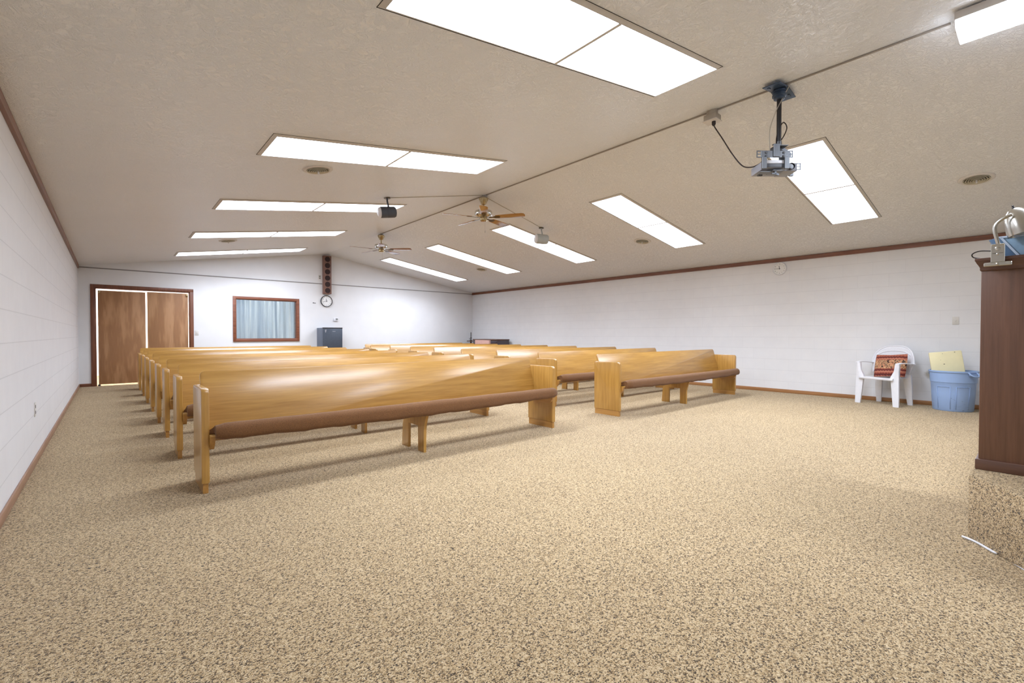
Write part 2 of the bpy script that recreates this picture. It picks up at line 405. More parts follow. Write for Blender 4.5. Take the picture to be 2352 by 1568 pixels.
# ---- double door
door = struct(bpy.data.objects.new('door_1', None)); COL.objects.link(door); door.location = (0,0,0)
door['label'] = 'double plywood doors with brown casing in back left corner'
c = MB().box(DX0-.066, DX0+.004, YB-.02, YB+.0, 0, 2.096, .004).box(DX1-.004, DX1+.066, YB-.02, YB, 0, 2.096, .004)
c.box(DX0-.066, DX1+.066, YB-.0202, YB-.0002, DZ-.004, 2.096, .004)
c.build('door_casing', 'trim_z', door)
j = MB().box(DX0, DX0+.02, YB, HY, 0, DZ).box(DX1-.02, DX1, YB, HY, 0, DZ).box(DX0, DX1, YB, HY, DZ-.02, DZ)
j.build('door_jamb', 'trim_z', door)
lf = MB().box(-.177, .595, YB+.03, YB+.065, .03, 1.977, .003).build('door_leaf', 'door', door)
rf = MB().box(.626, 1.355, YB+.03, YB+.065, .03, 1.990, .003).build('door_leaf', 'door', door)
for x, par in ((-.155, lf), (1.335, rf)):
    MB().box(x-.02, x+.02, YB+.016, YB+.03, 1.92, 1.975, .003).build('top_pivot', 'brass', par)
for z in (.0, ):
    MB().box(-.19, -.15, YB+.02, YB+.07, .0, .03, .003).build('floor_pivot', 'black', door)

# ---- window with curtain
win = struct(bpy.data.objects.new('window_1', None)); COL.objects.link(win); win['label'] = 'interior window with reddish brown wood frame in back wall'
f = MB()
for (x0, x1, z0, z1) in ((WX0-.062, WX0+.004, WZ0-.062, WZ1+.062), (WX1-.004, WX1+.062, WZ0-.062, WZ1+.062)):
    f.box(x0, x1, YB-.024, YB, z0, z1, .005)
f.box(WX0-.058, WX1+.058, YB-.0235, YB, WZ1-.004, WZ1+.062, .005); f.box(WX0-.058, WX1+.058, YB-.0235, YB, WZ0-.062, WZ0+.004, .005)
f.box(WX0, WX0+.015, YB, HY, WZ0, WZ1).box(WX1-.015, WX1, YB, HY, WZ0, WZ1).box(WX0, WX1, YB, HY, WZ1-.015, WZ1).box(WX0, WX1, YB, HY, WZ0, WZ0+.015)
f.build('window_frame', 'window_wood', win)
MB().box(WX0+.015, WX1-.015, YB+.045, YB+.051, WZ0+.015, WZ1-.015).build('window_pane', 'glass', win, smooth=False)
secs = []
x = WX0+.02; k = 0; row0 = []
N = 150
for i in range(N+1):
    t = i/N; xx = WX0-.02+(WX1-WX0+.04)*t
    a = .016*sin(t*95+2.5*sin(t*11)) + .01*sin(t*41+1)
    row0.append((xx, HY+.06+a))
cm = MB(); A = [cm.bm.verts.new((p[0], p[1], WZ0-.12)) for p in row0]; B = [cm.bm.verts.new((p[0], p[1]*1.0, WZ1+.1)) for p in row0]
for i in range(N): cm.bm.faces.new((A[i], A[i+1], B[i+1], B[i]))
cur = tag(cm.build('curtain', 'curtain'), 'pale blue-grey pleated sheer curtain hanging behind the interior window', 'curtain')
tag(MB().tube([(WX0-.1, HY+.06, WZ1+.111), (WX1+.1, HY+.06, WZ1+.111)], .008).build('curtain_rod', 'white_metal'), 'white rod carrying the sheer curtain behind the window', 'curtain rod')

# ------------------------------------------------------------------ ceiling lights
def slope_obj(o, x, y, side, drop=0):
    """put an object built with its own +x running across the slope and z=0 at the ceiling surface"""
    o.location = (x, y, ceil_z(x)-drop)
    o.rotation_euler = (0, -SLOPE_A if side < 0 else SLOPE_A, 0)
HLN, HWD = 1.215/cos(SLOPE_A), .262
t = thing('fluorescent_light', '', 'ceiling light', group='recessed fluorescent lights in the sloped ceiling')
W0, L0, DR = .03, .03, .014
fr = MB(); o_ = [(-HLN-L0, -HWD-W0), (HLN+L0, -HWD-W0), (HLN+L0, HWD+W0), (-HLN-L0, HWD+W0)]; i_ = [(-HLN, -HWD), (HLN, -HWD), (HLN, HWD), (-HLN, HWD)]
vo = [fr.bm.verts.new((*p, .002)) for p in o_]; vi = [fr.bm.verts.new((*p, -DR)) for p in i_]; vt = [fr.bm.verts.new((*p, .002)) for p in i_]
for k in range(4):
    q = (k+1) % 4
    fr.bm.faces.new((vo[k], vo[q], vi[q], vi[k])); fr.bm.faces.new((vi[k], vi[q], vt[q], vt[k])); fr.bm.faces.new((vt[k], vt[q], vo[q], vo[k]))
fr.box(-.013, .013, -HWD, HWD, -DR-.003, .002)
fr.build('frame', 'light_frame', t, smooth=False)
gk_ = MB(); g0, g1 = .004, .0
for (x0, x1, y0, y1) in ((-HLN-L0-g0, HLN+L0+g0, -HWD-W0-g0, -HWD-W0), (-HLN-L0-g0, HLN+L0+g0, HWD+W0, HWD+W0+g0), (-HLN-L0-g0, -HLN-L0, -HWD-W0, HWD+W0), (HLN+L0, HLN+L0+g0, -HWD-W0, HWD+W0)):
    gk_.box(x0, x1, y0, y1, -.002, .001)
gk_.build('shadow_gap', 'slot', t, smooth=False)  # thin dark strips painted in for the shadow line round the frame
for sx in (-1, 1):
    x0, x1 = sorted((sx*.013, sx*HLN))
    MB().box(x0+.001, x1-.001, -HWD+.001, HWD-.001, -DR+.002, 0).build('diffuser', 'lamp_on', t, smooth=False)
ordn = ['nearest the camera', 'second from the camera', 'third from the camera', 'fourth from the camera', 'farthest back, closest to the gable wall']
la = bpy.data.lights.new('tube_light', 'AREA'); la.shape = 'RECTANGLE'; la.size = 2.36; la.size_y = .48
la.energy = 35; la.color = (.878, .962, 1.115); la.spread = radians(140)
lo = bpy.data.objects.new('tube_light', la); COL.objects.link(lo); lo.parent = t; lo.location = (0, 0, -DR-.006)
first = True
for side, xc, ys, nm in ((-1, 2.27, (1.91, 4.42, 6.83, 9.22, 11.60), 'left'), (1, 6.74, (1.77, 4.25, 6.67, 9.09, 11.44), 'right')):
    for i, y in enumerate(ys):
        o = t if first else dup(t)
        first = False
        slope_obj(o, xc, y, side)
        o['label'] = 'two-panel white fluorescent light on the %s ceiling slope, %s' % (nm, ordn[i])
# wrap-around fixture on the ridge near the camera
wt = thing('wraparound_light', 'white wraparound fluorescent fixture on the ceiling ridge, at top right corner', 'ceiling light', (4.36, 0, 3.096))
MB().prism([(-.13,.03),(-.11,0),(.155,0),(.172,.03),(.172,.045),(-.13,.045)], 1, -2.03, .41, .004).build('diffuser', 'lamp_wrap', wt)
MB().box(-.138, .180, -2.035, .412, .0445, .095, .002).build('housing', 'white_metal', wt)

lb_ = bpy.data.lights.new('tube_light', 'AREA'); lb_.shape = 'RECTANGLE'; lb_.size = .24; lb_.size_y = 2.3
lb_.energy = 48; lb_.color = (.878, .962, 1.115); lb_.spread = radians(165)
lo = bpy.data.objects.new('tube_light', lb_); COL.objects.link(lo); lo.parent = wt; lo.location = (.02, -.81, -.004)

# ------------------------------------------------------------------ vents
def make_vent():
    t = thing('ceiling_vent', '', 'vent', group='round ceiling vents')
    MB().lathe([(.150,0),(.150,-.006),(.140,-.014),(.112,-.012),(.108,0)], seg=40, cap=False).build('flange', 'white_metal', t)
    MB().lathe([(.112,-.001),(.0005,-.001)], seg=40, cap=False).build('duct', 'hole', t)
    for k, r in enumerate((.098, .078, .058, .038, .018)):
        MB().lathe([(r,-.004),(r+.006,-.018-.002*k),(r+.013,-.020-.002*k),(r+.014,-.018-.002*k),(r+.004,-.003)], seg=36, cap=False).build('ring', 'vent_tan', t)
    MB().lathe([(.008,-.002),(.008,-.05),(.004,-.055)], seg=12).build('damper_knob', 'white_metal', t)
    return t
v0 = make_vent()
vl = [(-1, 1.67, 5.03, 'round white ceiling vent behind the second left fluorescent light, rings in view'),
      (-1, 1.67, 9.92, 'round ceiling vent far back on the left slope, between fourth and fifth lights'),
      (1, 7.26, .51, 'round white ceiling vent above the lectern side, at far right of the photo'),
      (1, 7.37, 4.84, 'round ceiling vent beside the second fluorescent light on the right slope'),
      (1, 7.37, 9.70, 'small distant round ceiling vent beside the fourth right slope light')]
for i, (sd, x, y, lb) in enumerate(vl):
    o = v0 if i == 0 else dup(v0)
    slope_obj(o, x, y, sd); o['label'] = lb

# ------------------------------------------------------------------ pews (local: x along the pew, front face of end panel at y=0)
PL = 3.38; PT = .045
def make_pew():
    t = thing('pew', '', 'pew')
    prof = [(.41,.07)] + [(.41,.68)] + arc(.39,.683,.02,0,90,4) + arc(.032,.671,.032,90,180,6) + [(0,.07)]
    for x0 in (0, PL-PT):
        ep = MB().prism(prof, 0, x0, x0+PT, .006).build('end_panel', 'oak_z', t)
        MB().box(x0+.007, x0+PT-.007, .010, .402, 0, .0705).build('plinth', 'oak_y', ep)
    # reclined back with rounded top corners
    H = .39; c0 = Vector((0, .288, .395)); d = Vector((0, .112, .40)).normalized(); LB = .418
    pts = [(.040,-.10),(PL-.040,-.10)] + arc(PL-.040-.03, LB-.03, .03, 0, 90, 5) + arc(.040+.03, LB-.03, .03, 90, 180, 5)
    n = Vector((1,0,0)).cross(d)
    M = Matrix(((1,0,0,0),(0,n.y,d.y,c0.y),(0,n.z,d.z,c0.z),(0,0,0,1)))
    MB().prism(pts, 1, -.022, 0, .004, M=M).build('backrest', 'oak_x', t)
    # seat board with round nose
    sp = [(.285,.315),(.285,.337)] + [(.0,.395)] + arc(-.036,.3885,.009,80,260,6) + [(0,.377)]
    MB().prism(sp, 0, PT-.002, PL-PT+.002, .001).build('seat_board', 'oak_x', t)
    # cushion
    P = [(.285,.338),(.285,.368),(.26,.378),(.18,.397),(.10,.420),(.02,.450),(-.03,.468),(-.055,.474),(-.078,.468),(-.096,.450),(-.105,.425),(-.105,.402),(-.097,.380),(-.078,.366),(-.058,.364),(-.050,.374),(-.050,.392),(-.036,.402),(.0,.396),(.1,.374)]
    cx = sum(p[0] for p in P)/len(P); cz = sum(p[1] for p in P)/len(P)
    xs0, xs1 = PT+.028, PL-PT-.002
    secs = []; NS = 64
    rnd = random.Random(3)
    for i in range(NS+1):
        u = i/NS; xx = xs0+(xs1-xs0)*u
        e = min(u, 1-u)*(xs1-xs0); s = 1.0
        if e < .04: s = .80+.20*math.sqrt(max(0, 1-(1-e/.04)**2))
        sec = []
        for (py, pz) in P:
            low = pz < .405 and py < -.045
            w = .0009*sin(xx*9+py*20)+.0007*sin(xx*23+pz*60)+.0005*rnd.uniform(-1,1)
            if low: w += -.020*sin(pi*u)+.003*sin(xx*17+1)+.0018*sin(xx*47)
            yy = cx+(py-cx)*(s if py < .1 else 1); zz = cz+(pz-cz)*s
            if py < -.03 and not low: yy += w*.7
            sec.append((xx, yy, zz+w))
        secs.append(sec)
    cu = MB().loft(secs).build('cushion', 'cushion', t, angle=60)
    # cleats under the seat
    for x0 in (PT, PL-PT-.03):
        MB().prism([(.28,.26),(.28,.3155),(0,.3765),(-.03,.380),(-.022,.335),(.02,.29)], 0, x0-.001, x0+.03, .002).build('cleat', 'oak_y', t)
    # centre support: plywood plate with two legs
    xm = PL/2
    sp = [(0,0),(.105,0),(.105,.235),(.29,.235),(.29,0),(.42,0),(.405,.20),(.37,.30),(.285,.3145),(0,.376),(-.056,.3795)] + [(-.050,.345),(-.028,.30),(-.010,.25),(-.002,.20)]
    MB().prism(sp, 0, xm-.013, xm+.013, .002).build('centre_support', 'oak_z', t)
    return t
pew0 = make_pew()
rows_l = [(.455, 3.675, -.006, 1.0), (.425, 4.86, -.028, .985), (.42, 5.93, -.026, .985), (.42, 6.98, -.02, .985), (.42, 8.05, -.015, .985), (.415, 9.12, -.01, .985), (.415, 10.2, -.005, .985), (.41, 11.3, 0, .985)]
rows_r = [(4.970, 3.60, -.008, 1.008), (4.965, 4.735, .0, 1.0), (5.03, 5.86, -.03, 1.0), (4.98, 6.84, 0, 1.0), (5.03, 7.92, -.02, 1.0), (5.05, 8.95, -.02, 1.0), (5.08, 10.02, -.03, 1.0), (5.03, 10.98, 0, 1.0), (5.33, 12.02, 0, 1.0)]
words = ['front row', 'second row from the front', 'third row from the front', 'fourth row from the front', 'fifth row from the front', 'sixth row from the front', 'seventh row from the front', 'eighth row from the front', 'last row by the back wall']
k = 0
for blk, rows in (('left', rows_l), ('right', rows_r)):
    for i, (x, y, rz, sx) in enumerate(rows):
        o = pew0 if k == 0 else dup(pew0)
        k += 1
        o.location = (x, y, 0); o.rotation_euler = (0, 0, rz); o.scale = (sx, 1, 1)
        w = words[i] if not (blk == 'left' and i == 7) else 'last row by the back wall'
        o['label'] = 'golden oak pew with brown seat cushion, %s block, %s' % (blk, w)
        o['group'] = 'pews in the %s block' % blk

# ------------------------------------------------------------------ ceiling fans
def make_fan(label, y, blade_mat, face):
    t = thing('ceiling_fan', label, 'ceiling fan', (RX, y, 0), 0, 'ceiling fans on the ridge')
    MB().lathe([(.062,3.205),(.062,3.19),(.03,3.186),(.03,3.225)], seg=24).build('ceiling_box', 'wire', t)
    MB().lathe([(.074,3.186),(.072,3.172),(.05,3.125),(.036,3.095),(.016,3.09)], seg=28).build('canopy', 'brass', t)
    MB().lathe([(.011,3.10),(.011,3.03),(.024,3.026),(.024,3.008)], seg=16).build('downrod', 'brass', t)
    MB().lathe([(.03,3.010),(.09,3.005),(.128,2.992),(.136,2.975),(.136,2.935),(.125,2.918),(.09,2.905),(.06,2.902)], seg=36).build('motor_housing', 'nickel', t)
    MB().lathe([(.05,2.903),(.056,2.885),(.056,2.85),(.046,2.834),(.02,2.83)], seg=28).build('switch_housing', 'brass', t)
    for i in range(5):
        a = face+i*2*pi/5
        bl = MB(); n = 10; top = []; 
        out = [(.20,-.045),(.24,-.055),(.52,-.064),(.625,-.064),(.652,-.05),(.662,-.02),(.662,.02),(.652,.05),(.625,.064),(.52,.064),(.24,.055),(.20,.045)]
        M = Matrix.Translation((0,0,2.893)) @ Matrix.Rotation(a, 4, 'Z') @ Matrix.Rotation(radians(-11), 4, 'X')
        bl.prism(out, 2, -.003, .003, .0015)
        b = bl.build('blade', blade_mat, t); b.matrix_local = M
        br = MB().prism([(.09,-.014),(.15,-.012),(.19,-.034),(.255,-.034),(.27,0),(.255,.034),(.19,.034),(.15,.012),(.09,.014)], 2, -.008, -.003).build('blade_bracket', 'brass_dark', b)
    MB().tube([(.03,0,2.835),(.03,0,2.70)], .0014, 6).lathe([(.003,2.70),(.006,2.69),(.006,2.668),(.003,2.66)], c=(.03,0,0), seg=10).build('pull_chain', 'wire', t)
    return t
make_fan('brass and nickel ceiling fan with oak blades, nearer of the two fans', 5.77, 'blade_a', radians(232.5))
make_fan('brass ceiling fan with reddish blades, farther of the two, close to the gable', 9.38, 'blade_b', radians(244.7))

# ------------------------------------------------------------------ hanging speakers
def make_spk(name, label, x, y, mat, ax, sc):
    z = ceil_z(x)
    t = thing(name, label, 'speaker', (x, y, 0), 0, 'small ceiling-hung speakers')
    MB().lathe([(.046,z+.012),(.046,z-.012)], seg=20).build('mount_plate', 'brass_dark', t)
    MB().tube(smooth_path([(0,0,z), (.004,0,z-.06), (.02*ax[0]*-1,.02*-ax[1],z-.12), (0,0,z-.15)], 5), .013, 10).build('hanger_arm', mat, t)
    M = Matrix.Translation((0,0,z-.205)) @ Vector((ax[0], ax[1], ax[2])).to_track_quat('Z', 'Y').to_matrix().to_4x4() @ Matrix.Diagonal((sc, sc, 1, 1))
    MB().lathe([(.05,-.128),(.078,-.12),(.09,-.10),(.092,-.004),(.089,0),(.092,.004),(.092,.085),(.088,.095)], seg=32, M=M).build('body', mat, t)
    MB().lathe([(.086,.094),(.080,.112),(.06,.128),(.03,.137),(.006,.139)], seg=32, M=M).build('grille', 'white_plastic', t)
    return t
make_spk('ceiling_speaker', 'dark grey barrel speaker hanging from the left ceiling slope', 3.0, 6.158, 'dark_grey', (-.86,.20,-.12), .86)
make_spk('ceiling_speaker', 'pale grey barrel speaker hanging from the right ceiling slope', 5.93, 6.007, 'pale_grey', (-.80,.35,.02), .95)
def wire_on_ceiling(name, label, pts, r=.004, mat='wire'):
    return tag(MB().tube([(x, y, ceil_z(x)-r*.8) for x, y in pts], r, 6).build(name, mat), label, 'wire')
wire_on_ceiling('speaker_wire', 'thin wire across left slope from fan to dark speaker', [(4.40,5.75),(3.9,5.89),(3.4,6.04),(3.03,6.15)])
wire_on_ceiling('speaker_wire', 'thin wire across right slope from fan to pale speaker', [(4.47,5.78),(4.9,5.85),(5.4,5.92),(5.90,6.0)])
rc = MB().box(RX-.008, RX+.008, .45, 5.70, RZ-.013, RZ-.001, .002)
tag(rc.build('raceway', 'raceway'), 'thin painted wire channel on the ridge from ridge light to nearer fan', 'wire channel')
tag(MB().box(RX-.008, RX+.008, 5.84, 9.31, RZ-.013, RZ-.001, .002).build('raceway', 'raceway'), 'thin painted wire channel on the ridge between the two fans', 'wire channel')

# ------------------------------------------------------------------ projector on pole
PX, PY = RX, 1.54
pm = thing('projector_mount', 'black pole mount with blue-grey ceiling plate hanging at the ridge', 'projector mount', (PX, PY, 0))
pl = MB()
for sd in (-1, 1):
    M = Matrix.Translation((0,0,RZ-.028)) @ Matrix.Rotation(sd*SLOPE_A, 4, 'Y')
    pl.box(min(0, sd*.19), max(0, sd*.19), -.07, .07, -.004, .004, .002, M=M)
    pl.box(sd*.13-.02, sd*.13+.02, -.045, -.03, -.010, -.004, M=M); pl.box(sd*.13-.02, sd*.13+.02, .03, .045, -.010, -.004, M=M)
pl.build('ceiling_plate', 'mount_blue', pm)
MB().lathe([(.045,3.20),(.055,3.19),(.055,3.175),(.045,3.172),(.045,3.16),(.055,3.157),(.055,3.142),(.043,3.138),(.043,3.12),(.03,3.115)], seg=24).build('collar', 'mount_blue', pm)
MB().lathe([(.019,3.13),(.019,2.70)], seg=18).build('pole', 'black', pm)
MB().lathe([(.0195,2.705),(.023,2.705),(.023,2.75),(.0195,2.75)], seg=18, cap=False).build('pole_sleeve', 'grey_metal', pm)
# facing: projector axis roughly turned towards the camera side
RZP = radians(-41)
MP = Matrix.Rotation(RZP, 4, 'Z')
yk = MB()
yk.box(-.055, .055, -.05, .05, 2.700, 2.706, M=MP).box(-.085, -.030, -.074, -.067, 2.595, 2.706, .002, M=MP, seg=1).box(-.085, -.03, -.07, -.045, 2.700, 2.706, M=MP).box(.03, .085, .05, .056, 2.60, 2.706, .002, M=MP)
yk.prism([(-.05,2.70),(.05,2.70),(.11,2.655),(.11,2.62),(.09,2.62),(.03,2.68),(-.05,2.69)], 1, .0, .05, M=MP)
yk.build('yoke', 'grey_metal', pm, angle=20)
cage = MB()
for (yy, dx, dz) in ((-.062, -.070, 0), (.11, .105, -.045)):
    cage.box(dx-.12, dx+.12, yy-.004, yy+.004, 2.590+dz, 2.650+dz, .002, M=MP, seg=1)
    for sx in (-1, 1):
        for zz in (2.590, 2.616, 2.642):
            a, b = sorted((sx*.10, sx*.155)); cage.box(dx+a, dx+b, yy-.003, yy+.003, zz+dz, zz+.008+dz, M=MP)
        a, b = sorted((sx*.149, sx*.156)); cage.box(dx+a, dx+b, yy-.003, yy+.003, 2.590+dz, 2.650+dz, M=MP)
        for zz in (2.603, 2.632):
            cage.lathe([(.010,0),(.010,.006),(.004,.008)], seg=6, M=MP @ Matrix.Translation((dx+sx*.075, yy-.004, zz+dz)) @ Matrix.Rotation(radians(90), 4, 'X'))
for (x, y) in ((-.165,-.070), (.030,-.070), (-.10,.12), (.18,.12)):
    cage.box(x-.020, x+.020, y-.010, y+.010, 2.492, 2.592, .002, M=MP, seg=1)
cage.box(-.175, -.05, -.03, .03, 2.480, 2.486, M=MP).box(-.08, .02, -.06, .05, 2.482, 2.487, M=MP)
cage.box(-.062, -.046, -.05, -.034, 2.45, 2.482, M=MP).prism([(-.085,2.455),(-.06,2.452),(-.03,2.442),(-.022,2.455),(-.04,2.464),(-.085,2.464)], 1, -.05, -.034, M=MP)
cage.build('cage', 'grey_metal', pm, angle=20)
pj = thing('projector', 'grey and white projector clamped in the cage under the ceiling pole', 'projector', (PX, PY, 0))
MB().box(-.155, .055, -.055, .17, 2.505, 2.575, .008, M=MP, seg=2).box(.045, .165, .0, .16, 2.497, 2.570, .008, M=MP, seg=2).build('body', 'grey_plastic', pj, angle=25)
MB().box(-.145, .012, -.060, -.053, 2.543, 2.570, .002, M=MP).build('front_strip', 'white_plastic', pj)
MB().box(-.145, .012, -.059, -.053, 2.510, 2.540, .002, M=MP).build('front_grille', 'mid_grey', pj)
ML = MP @ Matrix.Translation((.105, .001, 2.535)) @ Matrix.Rotation(radians(90), 4, 'X')
MB().lathe([(.030,0),(.030,.018),(.024,.02),(.022,.012)], seg=24, M=ML).build('lens', 'lens_glass', pj)
# outlet box on the ridge + cord
ob = thing('outlet_box', 'beige outlet box on the ceiling ridge with a black plug', 'outlet box', (RX, 2.135, 0))
MB().lathe([(.052,RZ-.004),(.052,RZ-.045)], seg=20).build('round_base', 'wire', ob)
MB().box(-.055, .055, -.062, .062, RZ-.10, RZ-.045, .006).build('body', 'wire', ob)
MB().box(-.062, .062, -.07, .07, RZ-.108, RZ-.10, .003).build('cover', 'white_metal', ob)
plug = (RX, 2.135, RZ-.108)
pc = smooth_path([(RX,2.12,3.09), (RX,2.10,3.05), (RX-.01,2.03,2.93), (RX-.02,1.93,2.75), (RX-.02,1.84,2.62), (RX-.02,1.76,2.585), (RX-.05,1.68,2.585), (RX-.10,1.64,2.585)], 6)
cd = tag(MB().tube(pc, .0055, 8).lathe([(.010,3.085),(.018,3.10),(.018,3.127)], c=(RX,2.12,0), seg=12).build('power_cord', 'rubber'), 'black power cord drooping from outlet box to projector', 'cord')
wp = smooth_path([(RX+.005,1.46,RZ-.02), (RX+.0,1.50,3.14), (RX-.03,1.56,3.0), (RX-.04,1.60,2.86), (RX-.035,1.60,2.72), (RX-.035,1.60,2.65)], 6)
tag(MB().tube(wp, .004, 6).build('signal_cable', 'wire'), 'ivory cable from ceiling down beside the projector pole', 'cable')
lp = smooth_path([(RX-.03,1.55,2.66), (RX-.02,1.55,2.80), (RX+.0,1.517,2.90), (RX+.025,1.50,2.905), (RX+.035,1.49,2.86), (RX+.02,1.512,2.79), (RX-.01,1.565,2.70), (RX-.02,1.565,2.66)], 6)
tag(MB().tube(lp, .0045, 6).build('looped_cable', 'rubber'), 'black cable looped and tied around the projector pole', 'cable')

# ------------------------------------------------------------------ back wall fittings
cs = thing('column_speaker', 'tall narrow brown column speaker with six round cones under the gable peak', 'speaker', (4.445, YB, 0))
MB().box(-.105, .105, -.11, 0, 2.155, 3.18, .006).build('cabinet', 'speaker_wood', cs)
for i in range(6):
    M = Matrix.Translation((0, -.110, 3.085-.168*i)) @ Matrix.Rotation(radians(90), 4, 'X')
    MB().lathe([(.070,-.001),(.070,.004),(.066,.006),(.03,.003),(.012,.005),(.002,.005)], seg=28, M=M).build('speaker_cone', 'speaker_cloth', cs)
def clock(name, label, r, rim, loc, rz, hm):
    t = thing(name, label, 'clock', loc, rz)
    RM = Matrix.Rotation(radians(90), 4, 'X')
    MB().lathe([(r*.80,0),(r,0),(r,.03),(r*.96,.038),(r*.90,.036),(r*.89,.024)], seg=48, cap=False, M=RM).build('rim', rim, t)
    MB().lathe([(r*.9,.0),(r*.9,.022)], seg=48, M=RM).build('face', 'clock_face', t)
    nm = MB()
    for k in range(1, 13):
        a = radians(90-30*k)
        text_mesh(nm.bm, str(k), r*.2, Matrix.Translation((r*.70*cos(a), -.0226, r*.70*sin(a))) @ RM)
    nm.build('numerals', 'clock_ink', t, smooth=False)
    h, m = hm
    for (deg, ln, w, nmn) in ((90-(h+m/60)*30, r*.45, r*.045, 'hour_hand'), (90-m*6, r*.70, r*.03, 'minute_hand')):
        a = radians(deg)
        MB().prism([(-r*.12,-w),(ln,-w*.6),(ln,w*.6),(-r*.12,w)], 2, .024 if 'hour' in nmn else .026, .025 if 'hour' in nmn else .027, M=RM @ Matrix.Rotation(a, 4, 'Z')).build(nmn, 'clock_ink', t, smooth=False)
    return t
clock('wall_clock', 'round wall clock with black rim below the column speaker', .155, 'clock_rim', (4.445, YB, 1.965), 0, (11, 43))
clock('wall_clock', 'round white wall clock on the right block wall under the crown board', .118, 'white_plastic', (XR, 3.205, 2.275), radians(-90), (11, 45))
def plate(label, loc, rz, kind='switch'):
    t = thing('wall_plate', label, 'wall plate', loc, rz)
    MB().box(-.036, .036, -.006, 0, -.058, .058, .002).build('cover', 'ivory', t)
    if kind == 'switch': MB().box(-.006, .006, -.014, -.005, -.012, .012, .001).build('toggle', 'ivory', t)
    else:
        for z in (-.024, .024): MB().box(-.014, .014, -.0075, -.005, z-.013, z+.013, .001).build('socket', 'slot', t)
    return t
plate('ivory light switch plate on the back wall right of the double doors', (1.514, YB, 1.104), 0)
plate('ivory socket plate high on the gable left of the column speaker', (4.275, YB, 2.60), 0, 'outlet')
plate('ivory switch plate on the right wall above the blue bin', (XR, .849, 1.269), radians(-90))
plate('ivory socket plate low on the left block wall', (XL, 5.485, .447), radians(90), 'outlet')
th = thing('thermostat', 'small white thermostat with grey screen above the mini fridge', 'thermostat', (4.695, YB, 1.475))
MB().box(-.062, .062, -.03, 0, -.045, .045, .008).build('case', 'white_plastic', th)
MB().box(-.012, .05, -.032, -.029, -.015, .032, .001).build('screen', 'thermo', th)
hk = MB().box(-.04, -.01, -.012, 0, -.008, .010, .003).box(.0, .035, -.012, 0, -.008, .004, .003)
h_ = tag(hk.build('wall_hook', 'black'), 'tiny black wall hook left of the black-rimmed clock', 'hook'); h_.location = (4.13, YB, 1.905)

# ------------------------------------------------------------------ fridge on stand
fs = thing('side_table', 'dark low table under the mini fridge against the back wall', 'table', (4.44, 12.52, 0))
MB().box(-.30, .30, -.24, .24, .355, .385, .004).build('tabletop', 'dark_wood_x', fs)
for sx in (-.27, .27):
    for sy in (-.21, .21): MB().box(sx-.02, sx+.02, sy-.02, sy+.02, 0, .3552).build('leg', 'dark_wood', fs)
fg = thing('mini_fridge', 'charcoal mini fridge standing against the back wall under the thermostat', 'fridge', (4.44, 12.52, .385))
MB().box(-.255, .255, -.175, .25, 0, .855, .006).build('cabinet', 'fridge_side', fg)
dr = MB().box(-.255, .255, -.225, -.180, .02, .85, .01).build('door', 'fridge', fg)
MB().box(-.257, .257, -.228, -.17, .835, .862, .004).build('top_cap', 'black', fg)
MB().box(-.012, .068, -.2265, -.2245, .752, .766).build('badge', 'grey_plastic', dr)
MB().prism([(-.205,.80),(-.165,.81),(-.172,.76),(-.188,.72),(-.20,.745)], 1, -.2265, -.2245).build('sticker', 'grey_plastic', dr)

# ------------------------------------------------------------------ dark console, candle, box in the far right corner
cn = thing('console_cabinet', 'low dark wooden console along the right wall in the far corner', 'cabinet', (9.0, 11.36, 0))
MB().box(-.24, .24, -.60, .60, .08, .885, .004).build('body', 'console', cn)
MB().box(-.26, .25, -.61, .61, .885, .918, .005).build('top', 'dark_wood_x', cn)
MB().box(-.22, .24, -.57, .57, 0, .08).build('plinth', 'dark_wood_x', cn)
for y0 in (-.57, .02): MB().box(-.252, -.24, y0, y0+.55, .14, .84, .006).build('door_panel', 'console', cn)
bx = tag(MB().box(8.49, 8.55, 10.80, 11.50, 0, .895, .006).build('tan_board', 'pink_box'), 'pinkish-tan upright board standing in front of the dark console', 'board')
st = thing('plant_stand', 'small dark stand in the far right corner holding the candlestick', 'stand', (9.13, 12.59, 0))
MB().lathe([(.14,.83),(.14,.855)], seg=24).build('top', 'dark_wood_x', st); MB().lathe([(.12,0),(.12,.02),(.03,.04),(.022,.5),(.03,.832)], seg=18).build('pedestal', 'dark_wood', st)
ck = thing('candlestick', 'black candlestick with a tall dark candle in the far right corner', 'candlestick', (9.13, 12.59, .855))
MB().lathe([(.045,0),(.045,.012),(.016,.03),(.012,.07),(.028,.085),(.028,.10),(.012,.105)], seg=18).tube(smooth_path([(-.012,0,.05),(-.05,.0,.045),(-.06,0,.075),(-.04,0,.085)], 4), .005, 6).build('holder', 'black', ck)
MB().lathe([(.013,.10),(.012,.27),(.004,.285)], seg=12).build('candle', 'candle', ck)

